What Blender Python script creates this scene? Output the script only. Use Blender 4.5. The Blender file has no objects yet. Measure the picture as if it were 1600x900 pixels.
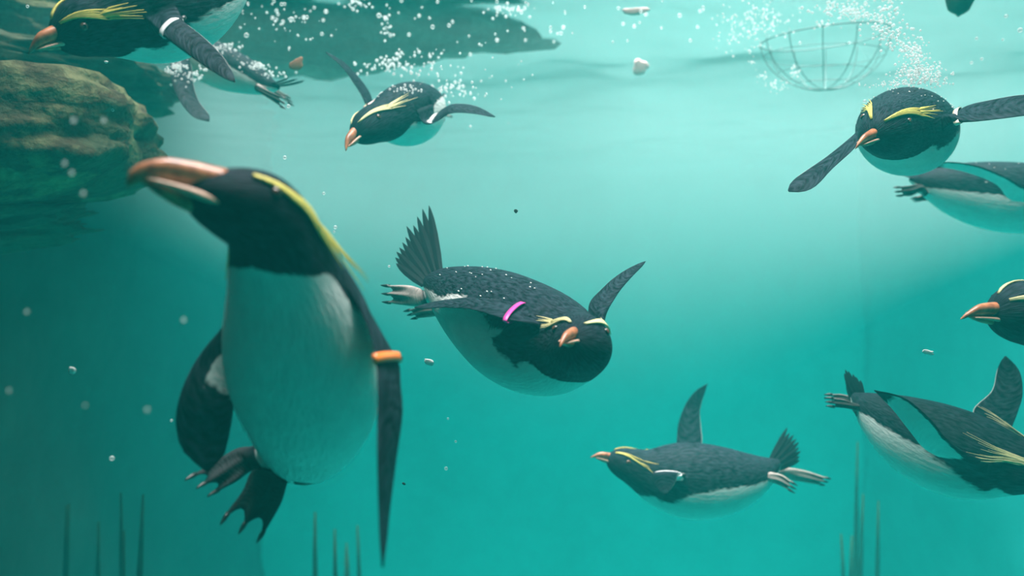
import bpy, bmesh, math, random
import numpy as np
from mathutils import Vector, noise

random.seed(7)
PI = math.pi
SC = bpy.context.scene
COL = SC.collection

# ---------------------------------------------------------------- camera, light, exposure
F = 1422.22          # focal length in pixels of the 1600 x 900 frame (32 mm on 36 mm)
ZC = 3.30            # camera height above the pool floor
SURF = ZC + 0.86     # water level

cam_d = bpy.data.cameras.new('camera')
cam_d.lens = 32.0
cam_d.sensor_width = 36.0
cam_d.clip_start = 0.02
cam_d.dof.use_dof = True
cam_d.dof.focus_distance = 1.66
cam_d.dof.aperture_fstop = 2.3
cam = bpy.data.objects.new('camera', cam_d)
COL.objects.link(cam)
cam.location = (0, 0, ZC)
cam.rotation_euler = (PI / 2, 0, 0)
SC.camera = cam

SC.view_settings.view_transform = 'Standard'
SC.view_settings.look = 'None'
SC.view_settings.gamma = 1.0
SC.view_settings.use_curve_mapping = False
SC.view_settings.exposure = 0.0
try:
    SC.cycles.volume_bounces = 2
    SC.cycles.max_bounces = 8
    SC.cycles.caustics_reflective = False
    SC.cycles.caustics_refractive = False
    SC.cycles.sample_clamp_indirect = 4.0
except Exception:
    pass

world = bpy.data.worlds.new('overcast_sky')
SC.world = world
world.use_nodes = True
world.node_tree.nodes['Background'].inputs[0].default_value = (0.62, 0.80, 0.85, 1)
world.node_tree.nodes['Background'].inputs[1].default_value = 0.25


def area(name, loc, target, sx, sy, power, col):
    d = bpy.data.lights.new(name, 'AREA')
    d.shape = 'RECTANGLE'
    d.size, d.size_y, d.energy, d.color = sx, sy, power, col
    o = bpy.data.objects.new(name, d)
    COL.objects.link(o)
    o.location = loc
    o.rotation_euler = (Vector(target) - Vector(loc)).to_track_quat('-Z', 'Y').to_euler()
    return o


# lights over the pool
area('overhead_light', (0.30, 3.6, SURF + 1.7), (0.24, 3.6, 0), 1.5, 4.6, 275, (1.0, 0.98, 0.96)).data.spread = math.radians(62)
area('overhead_light', (0.25, 1.35, SURF + 1.7), (0.25, 1.1, 0), 1.9, 1.3, 74, (1.0, 0.98, 0.96)).data.spread = math.radians(95)  # added fill lamp that brightens the penguins near the camera


# ---------------------------------------------------------------- helpers
def P(px, py, d):
    """point at depth d (metres along the view axis) seen at photo pixel px, py"""
    return Vector((d * (px - 800) / F, d, ZC + d * (450 - py) / F))


def link(name, me, mat=None, parent=None):
    o = bpy.data.objects.new(name, me)
    COL.objects.link(o)
    if mat:
        me.materials.append(mat)
    if parent:
        o.parent = parent
    return o


def tag(o, label=None, cat=None, group=None, kind=None):
    if label: o['label'] = label
    if cat: o['category'] = cat
    if group: o['group'] = group
    if kind: o['kind'] = kind
    return o


def empty(name, loc):
    o = bpy.data.objects.new(name, None)
    COL.objects.link(o)
    o.location = loc
    o.empty_display_size = 0.05
    return o


def to_mesh(name, verts, faces, origin=None, smooth=True):
    me = bpy.data.meshes.new(name)
    og = Vector(origin) if origin is not None else Vector((0, 0, 0))
    me.from_pydata([tuple(Vector(v) - og) for v in verts], [], faces)
    bm = bmesh.new()
    bm.from_mesh(me)
    bmesh.ops.recalc_face_normals(bm, faces=bm.faces)
    bm.to_mesh(me)
    bm.free()
    if smooth:
        me.polygons.foreach_set('use_smooth', [True] * len(me.polygons))
    me.update()
    return me


def hermite(us, ps, u):
    """non-uniform Catmull-Rom through (us, ps) at u; ps is (n, k)"""
    n = len(us)
    u = min(max(u, us[0]), us[-1])
    i = 0
    while i < n - 2 and u > us[i + 1]:
        i += 1

    def slope(k):
        if k == 0: return (ps[1] - ps[0]) / (us[1] - us[0])
        if k == n - 1: return (ps[-1] - ps[-2]) / (us[-1] - us[-2])
        a, b = us[k] - us[k - 1], us[k + 1] - us[k]
        return ((ps[k] - ps[k - 1]) / a * b + (ps[k + 1] - ps[k]) / b * a) / (a + b)
    h = us[i + 1] - us[i]
    t = (u - us[i]) / h
    t2, t3 = t * t, t * t * t
    return ((2 * t3 - 3 * t2 + 1) * ps[i] + (t3 - 2 * t2 + t) * h * slope(i)
            + (-2 * t3 + 3 * t2) * ps[i + 1] + (t3 - t2) * h * slope(i + 1))


def sstep(a, b, x):
    t = min(max((x - a) / (b - a), 0), 1)
    return t * t * (3 - 2 * t)


def tube(path, radii, seg=6, flat=1.0, flatdir=None, close=True):
    """verts, faces of a tapered tube along path"""
    V, Fc = [], []
    n = len(path)
    prev = None
    for i in range(n):
        t = (path[min(i + 1, n - 1)] - path[max(i - 1, 0)])
        t = t.normalized() if t.length > 1e-9 else Vector((0, 0, 1))
        ref = flatdir if flatdir is not None else (prev if prev is not None else (Vector((0, 0, 1)) if abs(t.z) < .9 else Vector((1, 0, 0))))
        a = t.cross(ref)
        if a.length < 1e-6:
            a = t.orthogonal()
        a.normalize()
        b = a.cross(t).normalized()
        prev = b
        for k in range(seg):
            w = 2 * PI * k / seg
            V.append(path[i] + a * math.cos(w) * radii[i] + b * math.sin(w) * radii[i] * flat)
    for i in range(n - 1):
        for k in range(seg):
            k2 = (k + 1) % seg
            Fc.append((i * seg + k, i * seg + k2, (i + 1) * seg + k2, (i + 1) * seg + k))
    if close:
        Fc.append(tuple(range(seg)))
        Fc.append(tuple((n - 1) * seg + k for k in range(seg)))
    return V, Fc


def join(parts):
    V, Fc = [], []
    for v, f in parts:
        o = len(V)
        V += v
        Fc += [tuple(i + o for i in q) for q in f]
    return V, Fc


# ---------------------------------------------------------------- materials
class NT:
    def __init__(self, name):
        self.m = bpy.data.materials.new(name)
        self.m.use_nodes = True
        self.t = self.m.node_tree
        self.t.nodes.clear()
        self.out = self.n('ShaderNodeOutputMaterial')

    def n(self, kind, **kw):
        x = self.t.nodes.new(kind)
        for k, v in kw.items():
            if hasattr(x, k):
                setattr(x, k, v)
        return x

    def l(self, a, b):
        self.t.links.new(a, b)


def simple(name, col, rough=0.5, spec=0.5, noise_amt=0.15, noise_scale=30.0, coat=0.0):
    t = NT(name)
    b = t.n('ShaderNodeBsdfPrincipled')
    b.inputs['Roughness'].default_value = rough
    b.inputs['Specular IOR Level'].default_value = spec
    b.inputs['Coat Weight'].default_value = coat
    tc = t.n('ShaderNodeTexCoord')
    nz = t.n('ShaderNodeTexNoise')
    nz.inputs['Scale'].default_value = noise_scale
    t.l(tc.outputs['Object'], nz.inputs['Vector'])
    mx = t.n('ShaderNodeMix', data_type='RGBA')
    lo = tuple(c * (1 - noise_amt) for c in col) + (1,)
    hi = tuple(min(1, c * (1 + noise_amt)) for c in col) + (1,)
    mx.inputs[6].default_value = lo
    mx.inputs[7].default_value = hi
    t.l(nz.outputs[0], mx.inputs[0])
    t.l(mx.outputs[2], b.inputs['Base Color'])
    t.l(b.outputs[0], t.out.inputs[0])
    return t.m


def plumage():
    t = NT('penguin_plumage')
    b = t.n('ShaderNodeBsdfPrincipled')
    uv = t.n('ShaderNodeUVMap', uv_map='feather')
    mp = t.n('ShaderNodeMapping')
    mp.inputs['Scale'].default_value = (60, 150, 1)
    t.l(uv.outputs[0], mp.inputs[0])
    fe = t.n('ShaderNodeTexNoise')
    fe.inputs['Scale'].default_value = 1.0
    fe.inputs['Detail'].default_value = 3
    t.l(mp.outputs[0], fe.inputs['Vector'])
    mp2 = t.n('ShaderNodeMapping')
    mp2.inputs['Scale'].default_value = (26, 40, 1)
    t.l(uv.outputs[0], mp2.inputs[0])
    bl = t.n('ShaderNodeTexNoise')
    bl.inputs['Scale'].default_value = 1.0
    bl.inputs['Detail'].default_value = 4
    t.l(mp2.outputs[0], bl.inputs['Vector'])
    # signed plumage border, roughened by the feather noise
    at = t.n('ShaderNodeAttribute', attribute_name='pat')
    a1 = t.n('ShaderNodeMath', operation='MULTIPLY_ADD')
    t.l(fe.outputs[0], a1.inputs[0]); a1.inputs[1].default_value = 0.22
    t.l(at.outputs['Fac'], a1.inputs[2])
    a2 = t.n('ShaderNodeMath', operation='MULTIPLY_ADD')
    t.l(bl.outputs[0], a2.inputs[0]); a2.inputs[1].default_value = 0.20
    t.l(a1.outputs[0], a2.inputs[2])
    mr = t.n('ShaderNodeMapRange')
    mr.interpolation_type = 'SMOOTHSTEP'
    t.l(a2.outputs[0], mr.inputs[0])
    mr.inputs[1].default_value = 0.15
    mr.inputs[2].default_value = 0.27
    blk = t.n('ShaderNodeMix', data_type='RGBA')
    blk.inputs[6].default_value = (0.004, 0.006, 0.010, 1)
    blk.inputs[7].default_value = (0.028, 0.038, 0.054, 1)
    fm = t.n('ShaderNodeMapRange')
    fm.inputs[1].default_value = 0.36
    fm.inputs[2].default_value = 0.66
    t.l(fe.outputs[0], fm.inputs[0])
    t.l(fm.outputs[0], blk.inputs[0])
    wht = t.n('ShaderNodeMix', data_type='RGBA')
    wht.inputs[6].default_value = (0.62, 0.64, 0.62, 1)
    wht.inputs[7].default_value = (0.86, 0.86, 0.82, 1)
    t.l(bl.outputs[0], wht.inputs[0])
    m1 = t.n('ShaderNodeMix', data_type='RGBA')
    t.l(mr.outputs[0], m1.inputs[0])
    t.l(blk.outputs[2], m1.inputs[6])
    t.l(wht.outputs[2], m1.inputs[7])
    # bare skin of the feet
    sk = t.n('ShaderNodeMix', data_type='RGBA')
    sk.inputs[6].default_value = (0.20, 0.17, 0.16, 1)
    sk.inputs[7].default_value = (0.62, 0.52, 0.47, 1)
    t.l(bl.outputs[0], sk.inputs[0])
    ft = t.n('ShaderNodeAttribute', attribute_name='foot')
    sole = t.n('ShaderNodeMix', data_type='RGBA')
    dk = t.n('ShaderNodeAttribute', attribute_name='web')
    t.l(dk.outputs['Fac'], sole.inputs[0])
    t.l(sk.outputs[2], sole.inputs[6])
    sole.inputs[7].default_value = (0.03, 0.032, 0.036, 1)
    m2 = t.n('ShaderNodeMix', data_type='RGBA')
    t.l(ft.outputs['Fac'], m2.inputs[0])
    t.l(m1.outputs[2], m2.inputs[6])
    t.l(sole.outputs[2], m2.inputs[7])
    t.l(m2.outputs[2], b.inputs['Base Color'])
    b.inputs['Roughness'].default_value = 0.5
    b.inputs['Specular IOR Level'].default_value = 0.025
    bp = t.n('ShaderNodeBump')
    bp.inputs['Strength'].default_value = 0.5
    bp.inputs['Distance'].default_value = 0.005
    t.l(fe.outputs[0], bp.inputs['Height'])
    t.l(bp.outputs[0], b.inputs['Normal'])
    t.l(b.outputs[0], t.out.inputs[0])
    return t.m


def eye_mat():
    t = NT('penguin_eye')
    b = t.n('ShaderNodeBsdfPrincipled')
    tc = t.n('ShaderNodeTexCoord')
    sp = t.n('ShaderNodeSeparateXYZ')
    t.l(tc.outputs['Generated'], sp.inputs[0])
    cr = t.n('ShaderNodeValToRGB')
    e = cr.color_ramp.elements
    e[0].position, e[0].color = 0.0, (0.01, 0.01, 0.012, 1)
    e[1].position, e[1].color = 0.80, (0.16, 0.06, 0.035, 1)
    x = cr.color_ramp.elements.new(0.66); x.color = (0.015, 0.012, 0.012, 1)
    x = cr.color_ramp.elements.new(0.94); x.color = (0.12, 0.045, 0.03, 1)
    x = cr.color_ramp.elements.new(0.96); x.color = (0.004, 0.004, 0.005, 1)
    t.l(sp.outputs[2], cr.inputs[0])
    t.l(cr.outputs[0], b.inputs['Base Color'])
    b.inputs['Roughness'].default_value = 0.12
    t.l(b.outputs[0], t.out.inputs[0])
    return t.m


def beak_mat(name, c0, c1):
    t = NT(name)
    b = t.n('ShaderNodeBsdfPrincipled')
    tc = t.n('ShaderNodeTexCoord')
    nz = t.n('ShaderNodeTexNoise')
    nz.inputs['Scale'].default_value = 60
    nz.inputs['Detail'].default_value = 4
    t.l(tc.outputs['Object'], nz.inputs['Vector'])
    cr = t.n('ShaderNodeValToRGB')
    cr.color_ramp.elements[0].position = 0.35
    cr.color_ramp.elements[0].color = c0 + (1,)
    cr.color_ramp.elements[1].position = 0.65
    cr.color_ramp.elements[1].color = c1 + (1,)
    t.l(nz.outputs[0], cr.inputs[0])
    t.l(cr.outputs[0], b.inputs['Base Color'])
    b.inputs['Roughness'].default_value = 0.33
    t.l(b.outputs[0], t.out.inputs[0])
    return t.m


def rock_mat(name, cols, scale=5.0, bump=0.8):
    t = NT(name)
    b = t.n('ShaderNodeBsdfPrincipled')
    tc = t.n('ShaderNodeTexCoord')
    n1 = t.n('ShaderNodeTexNoise')
    n1.inputs['Scale'].default_value = scale
    n1.inputs['Detail'].default_value = 9
    n1.inputs['Roughness'].default_value = 0.65
    t.l(tc.outputs['Object'], n1.inputs['Vector'])
    cr = t.n('ShaderNodeValToRGB')
    e = cr.color_ramp.elements
    e[0].position, e[0].color = 0.30, cols[0] + (1,)
    e[1].position, e[1].color = 0.72, cols[-1] + (1,)
    for k, c in enumerate(cols[1:-1]):
        x = cr.color_ramp.elements.new(0.30 + 0.42 * (k + 1) / (len(cols) - 1))
        x.color = c + (1,)
    t.l(n1.outputs[0], cr.inputs[0])
    t.l(cr.outputs[0], b.inputs['Base Color'])
    b.inputs['Roughness'].default_value = 0.85
    b.inputs['Specular IOR Level'].default_value = 0.2
    n2 = t.n('ShaderNodeTexNoise')
    n2.inputs['Scale'].default_value = scale * 6
    n2.inputs['Detail'].default_value = 8
    t.l(tc.outputs['Object'], n2.inputs['Vector'])
    bp = t.n('ShaderNodeBump')
    bp.inputs['Strength'].default_value = bump
    bp.inputs['Distance'].default_value = 0.02
    t.l(n2.outputs[0], bp.inputs['Height'])
    t.l(bp.outputs[0], b.inputs['Normal'])
    t.l(b.outputs[0], t.out.inputs[0])
    return t.m


def water_volume():
    t = NT('pool_water')
    tot, col = 0.052, (0.035, 0.92, 0.87)
    s = t.n('ShaderNodeVolumeScatter')
    s.inputs['Color'].default_value = col + (1,)
    s.inputs['Density'].default_value = tot
    s.inputs['Anisotropy'].default_value = 0.15
    a = t.n('ShaderNodeVolumeAbsorption')
    a.inputs['Color'].default_value = (0.15, 0.97, 0.90, 1)
    a.inputs['Density'].default_value = tot * 1.0
    ad = t.n('ShaderNodeAddShader')
    t.l(s.outputs[0], ad.inputs[0]); t.l(a.outputs[0], ad.inputs[1])
    t.l(ad.outputs[0], t.out.inputs['Volume'])
    return t.m


def haze_volume():
    t = NT('bubble_haze')
    s = t.n('ShaderNodeVolumeScatter')
    s.inputs['Color'].default_value = (0.80, 0.97, 0.94, 1)
    s.inputs['Density'].default_value = 0.115
    t.l(s.outputs[0], t.out.inputs['Volume'])
    return t.m


def surface_mat():
    t = NT('water_surface_skin')
    fr = t.n('ShaderNodeFresnel')
    fr.inputs['IOR'].default_value = 1.33
    gl = t.n('ShaderNodeBsdfGlossy')
    gl.inputs['Roughness'].default_value = 0.12
    gl.inputs['Color'].default_value = (0.95, 0.97, 0.97, 1)
    tr = t.n('ShaderNodeBsdfTransparent')
    mx = t.n('ShaderNodeMixShader')
    t.l(fr.outputs[0], mx.inputs[0])
    t.l(tr.outputs[0], mx.inputs[1])
    t.l(gl.outputs[0], mx.inputs[2])
    t.l(mx.outputs[0], t.out.inputs[0])
    return t.m


def bubble_mat(name, lo, hi):
    t = NT(name)
    lw = t.n('ShaderNodeLayerWeight')
    lw.inputs['Blend'].default_value = 0.5
    b = t.n('ShaderNodeBsdfPrincipled')
    b.inputs['Base Color'].default_value = (0.95, 0.97, 0.96, 1)
    b.inputs['Roughness'].default_value = 0.12
    tl = t.n('ShaderNodeBsdfTranslucent')
    tl.inputs['Color'].default_value = (0.95, 0.97, 0.96, 1)
    m0 = t.n('ShaderNodeMixShader')
    m0.inputs[0].default_value = 0.6
    t.l(b.outputs[0], m0.inputs[1])
    t.l(tl.outputs[0], m0.inputs[2])
    tr = t.n('ShaderNodeBsdfTransparent')
    mx = t.n('ShaderNodeMixShader')
    mr = t.n('ShaderNodeMapRange')
    t.l(lw.outputs['Facing'], mr.inputs[0])
    mr.inputs[3].default_value = lo
    mr.inputs[4].default_value = hi
    t.l(mr.outputs[0], mx.inputs[0])
    t.l(tr.outputs[0], mx.inputs[1])
    t.l(m0.outputs[0], mx.inputs[2])
    t.l(mx.outputs[0], t.out.inputs[0])
    return t.m


M = dict(
    plume=plumage(), eye=eye_mat(),
    beak=beak_mat('beak_horn', (0.22, 0.06, 0.025), (0.66, 0.23, 0.10)),
    gape=simple('gape_skin', (0.72, 0.42, 0.30), 0.4),
    crest=simple('crest_yellow', (0.62, 0.53, 0.11), 0.5, 0.3, 0.3, 120),
    crest_pale=simple('crest_pale_yellow', (0.70, 0.63, 0.32), 0.5, 0.3, 0.25, 120),
    claw=simple('claw_horn', (0.012, 0.011, 0.012), 0.35),
    tail=simple('tail_feather_black', (0.006, 0.009, 0.014), 0.5, 0.06, 0.4, 200),
    pink=simple('band_pink', (0.85, 0.06, 0.42), 0.35, 0.5, 0.05),
    orange=simple('band_orange', (0.95, 0.22, 0.02), 0.35, 0.5, 0.05),
    yellow=simple('band_yellow', (0.85, 0.80, 0.03), 0.35, 0.5, 0.05),
    white=simple('band_white', (0.86, 0.88, 0.88), 0.3, 0.5, 0.05),
    cream=simple('band_cream', (0.85, 0.74, 0.58), 0.3, 0.5, 0.05),
    dark=simple('clasp_black', (0.015, 0.015, 0.018), 0.4),
    bubble=bubble_mat('air_bubble', 0.25, 0.85), foam=bubble_mat('air_foam', 0.7, 1.0),
    flake=simple('debris_white', (0.88, 0.88, 0.84), 0.6),
    petal=simple('leaf_pale_pink', (0.90, 0.62, 0.58), 0.6),
    brownleaf=simple('leaf_brown', (0.42, 0.17, 0.09), 0.7),
    speck=simple('debris_dark', (0.03, 0.05, 0.045), 0.8),
    wire=simple('wire_grey_green', (0.10, 0.19, 0.18), 0.6),
    weed=simple('seaweed_olive', (0.012, 0.016, 0.003), 0.8, 0.0, 0.5, 20),
    boulder=rock_mat('rock_algae', [(0.018, 0.022, 0.014), (0.075, 0.085, 0.045), (0.055, 0.035, 0.018), (0.16, 0.16, 0.075), (0.26, 0.24, 0.11)], 5.5, 0.9),
    slab=rock_mat('rock_dark', [(0.015, 0.019, 0.014), (0.05, 0.058, 0.036), (0.10, 0.11, 0.055)], 4.0, 0.8),
    ledge=rock_mat('rock_grey', [(0.06, 0.06, 0.052), (0.18, 0.16, 0.135), (0.34, 0.29, 0.24)], 4.0, 0.8),
    wall_rock=rock_mat('rock_wall_darkened', [(0.006, 0.016, 0.013), (0.009, 0.034, 0.029), (0.015, 0.055, 0.045)], 1.5, 0.6),  # dark tone puts the shade of the left side into the rock colour
    wall_mid=rock_mat('pool_wall_teal_darkened', [(0.008, 0.22, 0.21), (0.012, 0.30, 0.285), (0.02, 0.36, 0.34)], 1.2, 0.2),  # pool wall teal made darker, with the dimness of the right side in the colour
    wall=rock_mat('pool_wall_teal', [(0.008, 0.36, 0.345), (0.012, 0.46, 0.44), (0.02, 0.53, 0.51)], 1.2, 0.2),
    floor=rock_mat('pool_floor_teal', [(0.01, 0.30, 0.28), (0.012, 0.42, 0.39), (0.02, 0.50, 0.46)], 1.6, 0.3),
    water=water_volume(), haze=haze_volume(), surf=surface_mat(),
)

# ---------------------------------------------------------------- the pool
XW0, XW1, YW0, YW1 = -4.2, 5.4, -1.5, 6.7


def slab_box(name, lo, hi, mat, kind='structure'):
    v = [(x, y, z) for x in (lo[0], hi[0]) for y in (lo[1], hi[1]) for z in (lo[2], hi[2])]
    f = [(0, 1, 3, 2), (4, 6, 7, 5), (0, 4, 5, 1), (2, 3, 7, 6), (0, 2, 6, 4), (1, 5, 7, 3)]
    o = link(name, to_mesh(name, v, f, smooth=False), mat)
    o['kind'] = kind
    return o


def rough_wall(name, origin, ux, uy, nx, ny, nrm, amp, mat, thick=0.3):
    """an uneven wall: front grid pushed in and out, with a flat back"""
    V, Fc = [], []
    o, a, b, n = Vector(origin), Vector(ux), Vector(uy), Vector(nrm)
    for j in range(ny + 1):
        for i in range(nx + 1):
            p = o + a * (i / nx) + b * (j / ny)
            k = noise.fractal(p * 0.9, 1.0, 2.0, 4)
            V.append(p + n * (k * amp))
    W = nx + 1
    for j in range(ny):
        for i in range(nx):
            Fc.append((j * W + i, j * W + i + 1, (j + 1) * W + i + 1, (j + 1) * W + i))
    c = [0, nx, (ny + 1) * W - 1, ny * W]
    k0 = len(V)
    for q in c:
        V.append(V[q] - n * thick)
    edge = [list(range(0, W)), [j * W + nx for j in range(ny + 1)], [ny * W + nx - i for i in range(W)], [(ny - j) * W for j in range(ny + 1)]]
    for e in range(4):
        Fc.append(tuple(edge[e]) + (k0 + (e + 1) % 4, k0 + e))
    Fc.append((k0, k0 + 1, k0 + 2, k0 + 3))
    ob = link(name, to_mesh(name, V, Fc), mat)
    ob['kind'] = 'structure'
    return ob


TOP = SURF + 0.35
rough_wall('floor', (XW0, YW0, 0), (XW1 - XW0, 0, 0), (0, YW1 - YW0, 0), 60, 60, (0, 0, 1), 0.06, M['floor'])
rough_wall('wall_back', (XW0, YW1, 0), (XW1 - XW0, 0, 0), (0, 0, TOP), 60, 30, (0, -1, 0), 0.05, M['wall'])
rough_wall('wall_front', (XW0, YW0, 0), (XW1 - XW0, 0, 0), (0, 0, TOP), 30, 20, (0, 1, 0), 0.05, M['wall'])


def XL(y):
    return -1.5 - 0.10 * (y + 1.5) + (0.45 * ((y - 4) / 2.6) ** 2 if y > 4 else 0)


def XR(y):
    return 1.95 + 0.12 * (y + 1.5) - (0.35 * ((y - 4) / 2.6) ** 2 if y > 4 else 0)


def side_wall(name, fx, sgn, amp, mat, ny=70, nz=44):
    """an uneven rock wall along x = fx(y), with a thickness of 0.4 m"""
    V, Fc = [], []
    for off in (0, 1):
        for j in range(nz + 1):
            for i in range(ny + 1):
                y, z = YW0 + (YW1 - YW0) * i / ny, TOP * j / nz
                if off:
                    V.append((fx(y) - sgn * 0.45, y, z))
                else:
                    k = noise.fractal(Vector((sgn * 3.0, y, z)) * 0.9, 1.0, 2.0, 5)
                    V.append((fx(y) + sgn * k * amp, y, z))
    W, H = ny + 1, (ny + 1) * (nz + 1)
    for j in range(nz):
        for i in range(ny):
            q = (j * W + i, j * W + i + 1, (j + 1) * W + i + 1, (j + 1) * W + i)
            Fc += [q, tuple(k + H for k in q)]
    rim = list(range(W)) + [j * W + ny for j in range(1, nz + 1)] + [nz * W + i for i in range(ny - 1, -1, -1)] + [j * W for j in range(nz - 1, 0, -1)]
    for k in range(len(rim)):
        a, b = rim[k], rim[(k + 1) % len(rim)]
        Fc.append((a, b, b + H, a + H))
    ob = link(name, to_mesh(name, V, Fc), mat)
    ob['kind'] = 'structure'


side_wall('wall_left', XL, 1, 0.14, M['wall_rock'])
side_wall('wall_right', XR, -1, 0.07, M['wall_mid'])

# the body of water, a prism that fills the pool
ys = [YW0 + 0.15 + (YW1 - YW0 - 0.25) * k / 12 for k in range(13)]
ring_ = [(XL(y) + 0.02, y) for y in ys] + [(XR(y) - 0.02, y) for y in reversed(ys)]
n_ = len(ring_)
V = [(x, y, 0.07) for x, y in ring_] + [(x, y, SURF) for x, y in ring_]
Fc = [tuple(range(n_)), tuple(range(n_, 2 * n_))] + [(k, (k + 1) % n_, (k + 1) % n_ + n_, k + n_) for k in range(n_)]
wv = link('water', to_mesh('water', V, Fc, smooth=False), M['water'])
tag(wv, 'hazy teal pool water filling the penguin tank', 'water', kind='stuff')

# milky cloud of fine bubbles churned up under the overhead light
V, Fc = [], []
nx, ny = 40, 24
hy0, hy1 = 2.7, YW1 - 0.12
for top in (0, 1):
    for j in range(ny + 1):
        for i in range(nx + 1):
            y = hy0 + (hy1 - hy0) * j / ny
            x = XL(y) + 0.03 + (XR(y) - XL(y) - 0.06) * i / nx
            zb = SURF - 0.06 - 0.25 - 1.75 * (j / ny) ** 1.1 * math.exp(-((x - 0.45) / 2.4) ** 2)
            V.append((x, y, SURF - 0.015 if top else zb))
W, H = nx + 1, (nx + 1) * (ny + 1)
for j in range(ny):
    for i in range(nx):
        q = (j * W + i, j * W + i + 1, (j + 1) * W + i + 1, (j + 1) * W + i)
        Fc += [q, tuple(k + H for k in q)]
rim_ = [i for i in range(W)] + [j * W + nx for j in range(1, ny + 1)] + [ny * W + i for i in range(nx - 1, -1, -1)] + [j * W for j in range(ny - 1, 0, -1)]
for k in range(len(rim_)):
    a, b = rim_[k], rim_[(k + 1) % len(rim_)]
    Fc.append((a, b, b + H, a + H))
hz = link('bubble_haze', to_mesh('bubble_haze', V, Fc), M['haze'])
tag(hz, 'milky haze of fine bubbles under the surface around the wire basket', 'haze', kind='stuff')

# rippled water surface, a thin skin seen from below
V, Fc = [], []
nx, ny = 150, 160
for j in range(ny + 1):
    for i in range(nx + 1):
        x = XW0 + 0.05 + (XW1 - XW0 - 0.1) * i / nx
        y = YW0 + 0.05 + (YW1 - YW0 - 0.1) * j / ny
        z = noise.fractal(Vector((x * 1.6, y * 1.6, 3.1)), 0.9, 2.1, 4) * 0.030
        V.append((x, y, SURF + 0.03 + z))
W = nx + 1
for j in range(ny):
    for i in range(nx):
        Fc.append((j * W + i, j * W + i + 1, (j + 1) * W + i + 1, (j + 1) * W + i))
me = to_mesh('water_surface', V, Fc)
if me.polygons[0].normal.z < 0:
    me.flip_normals()
o = link('water_surface', me, M['surf'])
tag(o, 'rippled water surface seen from below', 'water surface', kind='structure')


def rock(name, label, center, size, rot, mat, seed, flat_top=0.0, amp=0.18, exp=3.0, sub=5, freq=2.2):
    bm = bmesh.new()
    bmesh.ops.create_icosphere(bm, subdivisions=sub, radius=1.0)
    sx, sy, sz = size
    for v in bm.verts:
        p = v.co.normalized()
        k = (abs(p.x) ** exp + abs(p.y) ** exp + abs(p.z) ** exp) ** (-1 / exp)
        q = p * k
        h = noise.fractal(q * freq + Vector((seed, seed * 1.7, -seed)), 0.8, 2.1, 6)
        rd = abs(noise.fractal(q * freq * 1.6 + Vector((-seed, 3, seed)), 0.9, 2.0, 3))
        q = q * (1 + amp * h - amp * 0.5 * rd)
        if flat_top and q.z > flat_top:
            q.z = flat_top + (q.z - flat_top) * 0.18
        v.co = Vector((q.x * sx, q.y * sy, q.z * sz))
    for f in bm.faces:
        f.smooth = True
    me = bpy.data.meshes.new(name)
    bm.to_mesh(me)
    bm.free()
    o = link(name, me, mat)
    o.location = center
    o.rotation_euler = rot
    tag(o, label, 'rock')
    return o


rock('boulder', 'mossy green-brown boulder with a flat top below the white banded penguin', P(-165, 240, 2.15),
     (0.58, 0.40, 0.150), (0.0, -0.10, 0.12), M['boulder'], 4.2, 0.72, 0.085, 3.6, 5, 1.7)
rock('boulder', 'dark hollowed rock hanging beneath the flat topped mossy boulder', P(-200, 372, 2.3),
     (0.50, 0.34, 0.075), (0.0, -0.13, 0.1), M['slab'], 9.3, 0, 0.22, 2.6)
rock('rock_slab', 'dark rounded rock slab lying behind and above the flat topped boulder', P(-60, 118, 2.75),
     (0.62, 0.40, 0.085), (0.0, 0.06, -0.1), M['slab'], 1.4, 0, 0.16, 3.0)
rock('boulder', 'olive boulder behind the orange beak of the white banded penguin', P(-15, 62, 3.1),
     (0.40, 0.34, 0.12), (0.0, 0.05, 0.0), M['boulder'], 6.8, 0, 0.2, 3.0)
rock('rock_ledge', 'grey-brown rock ledge overhanging at the waterline among scattered bubbles', P(505, 5, 3.2),
     (0.92, 0.28, 0.24), (0.0, -0.02, 0.05), M['ledge'], 3.3, 0, 0.22, 2.0)
rock('stone', 'small round dark stone poking through the surface beside the rising bubbles', P(1500, -8, 2.5),
     (0.036, 0.04, 0.055), (0.0, 0.1, 0.0), M['slab'], 8.1, 0, 0.15, 2.2, 3)
rock('rock_ledge', 'broad unseen rock ledge added above the rock wall to shade the water and boulders below', Vector((-2.2, 3.0, SURF + 0.40)),  # added out of view to block the overhead light on the left
     (0.72, 3.4, 0.22), (0.0, 0.0, 0.0), M['slab'], 7.7, 0, 0.2, 3.0)

# ---------------------------------------------------------------- penguin builder
CANON = np.array([
    # u     w     hd    hv
    (0.00, .010, .009, .010), (0.05, .027, .022, .025), (0.13, .050, .040, .047), (0.25, .079, .064, .076),
    (0.38, .097, .081, .098), (0.50, .103, .087, .105), (0.60, .099, .085, .100), (0.68, .087, .076, .087),
    (0.75, .071, .065, .070), (0.81, .059, .057, .057), (0.87, .051, .053, .048), (0.92, .044, .046, .041),
    (0.96, .033, .034, .031), (0.985, .021, .023, .021), (1.0, .011, .013, .012)])
NR, NS = 124, 72


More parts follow.
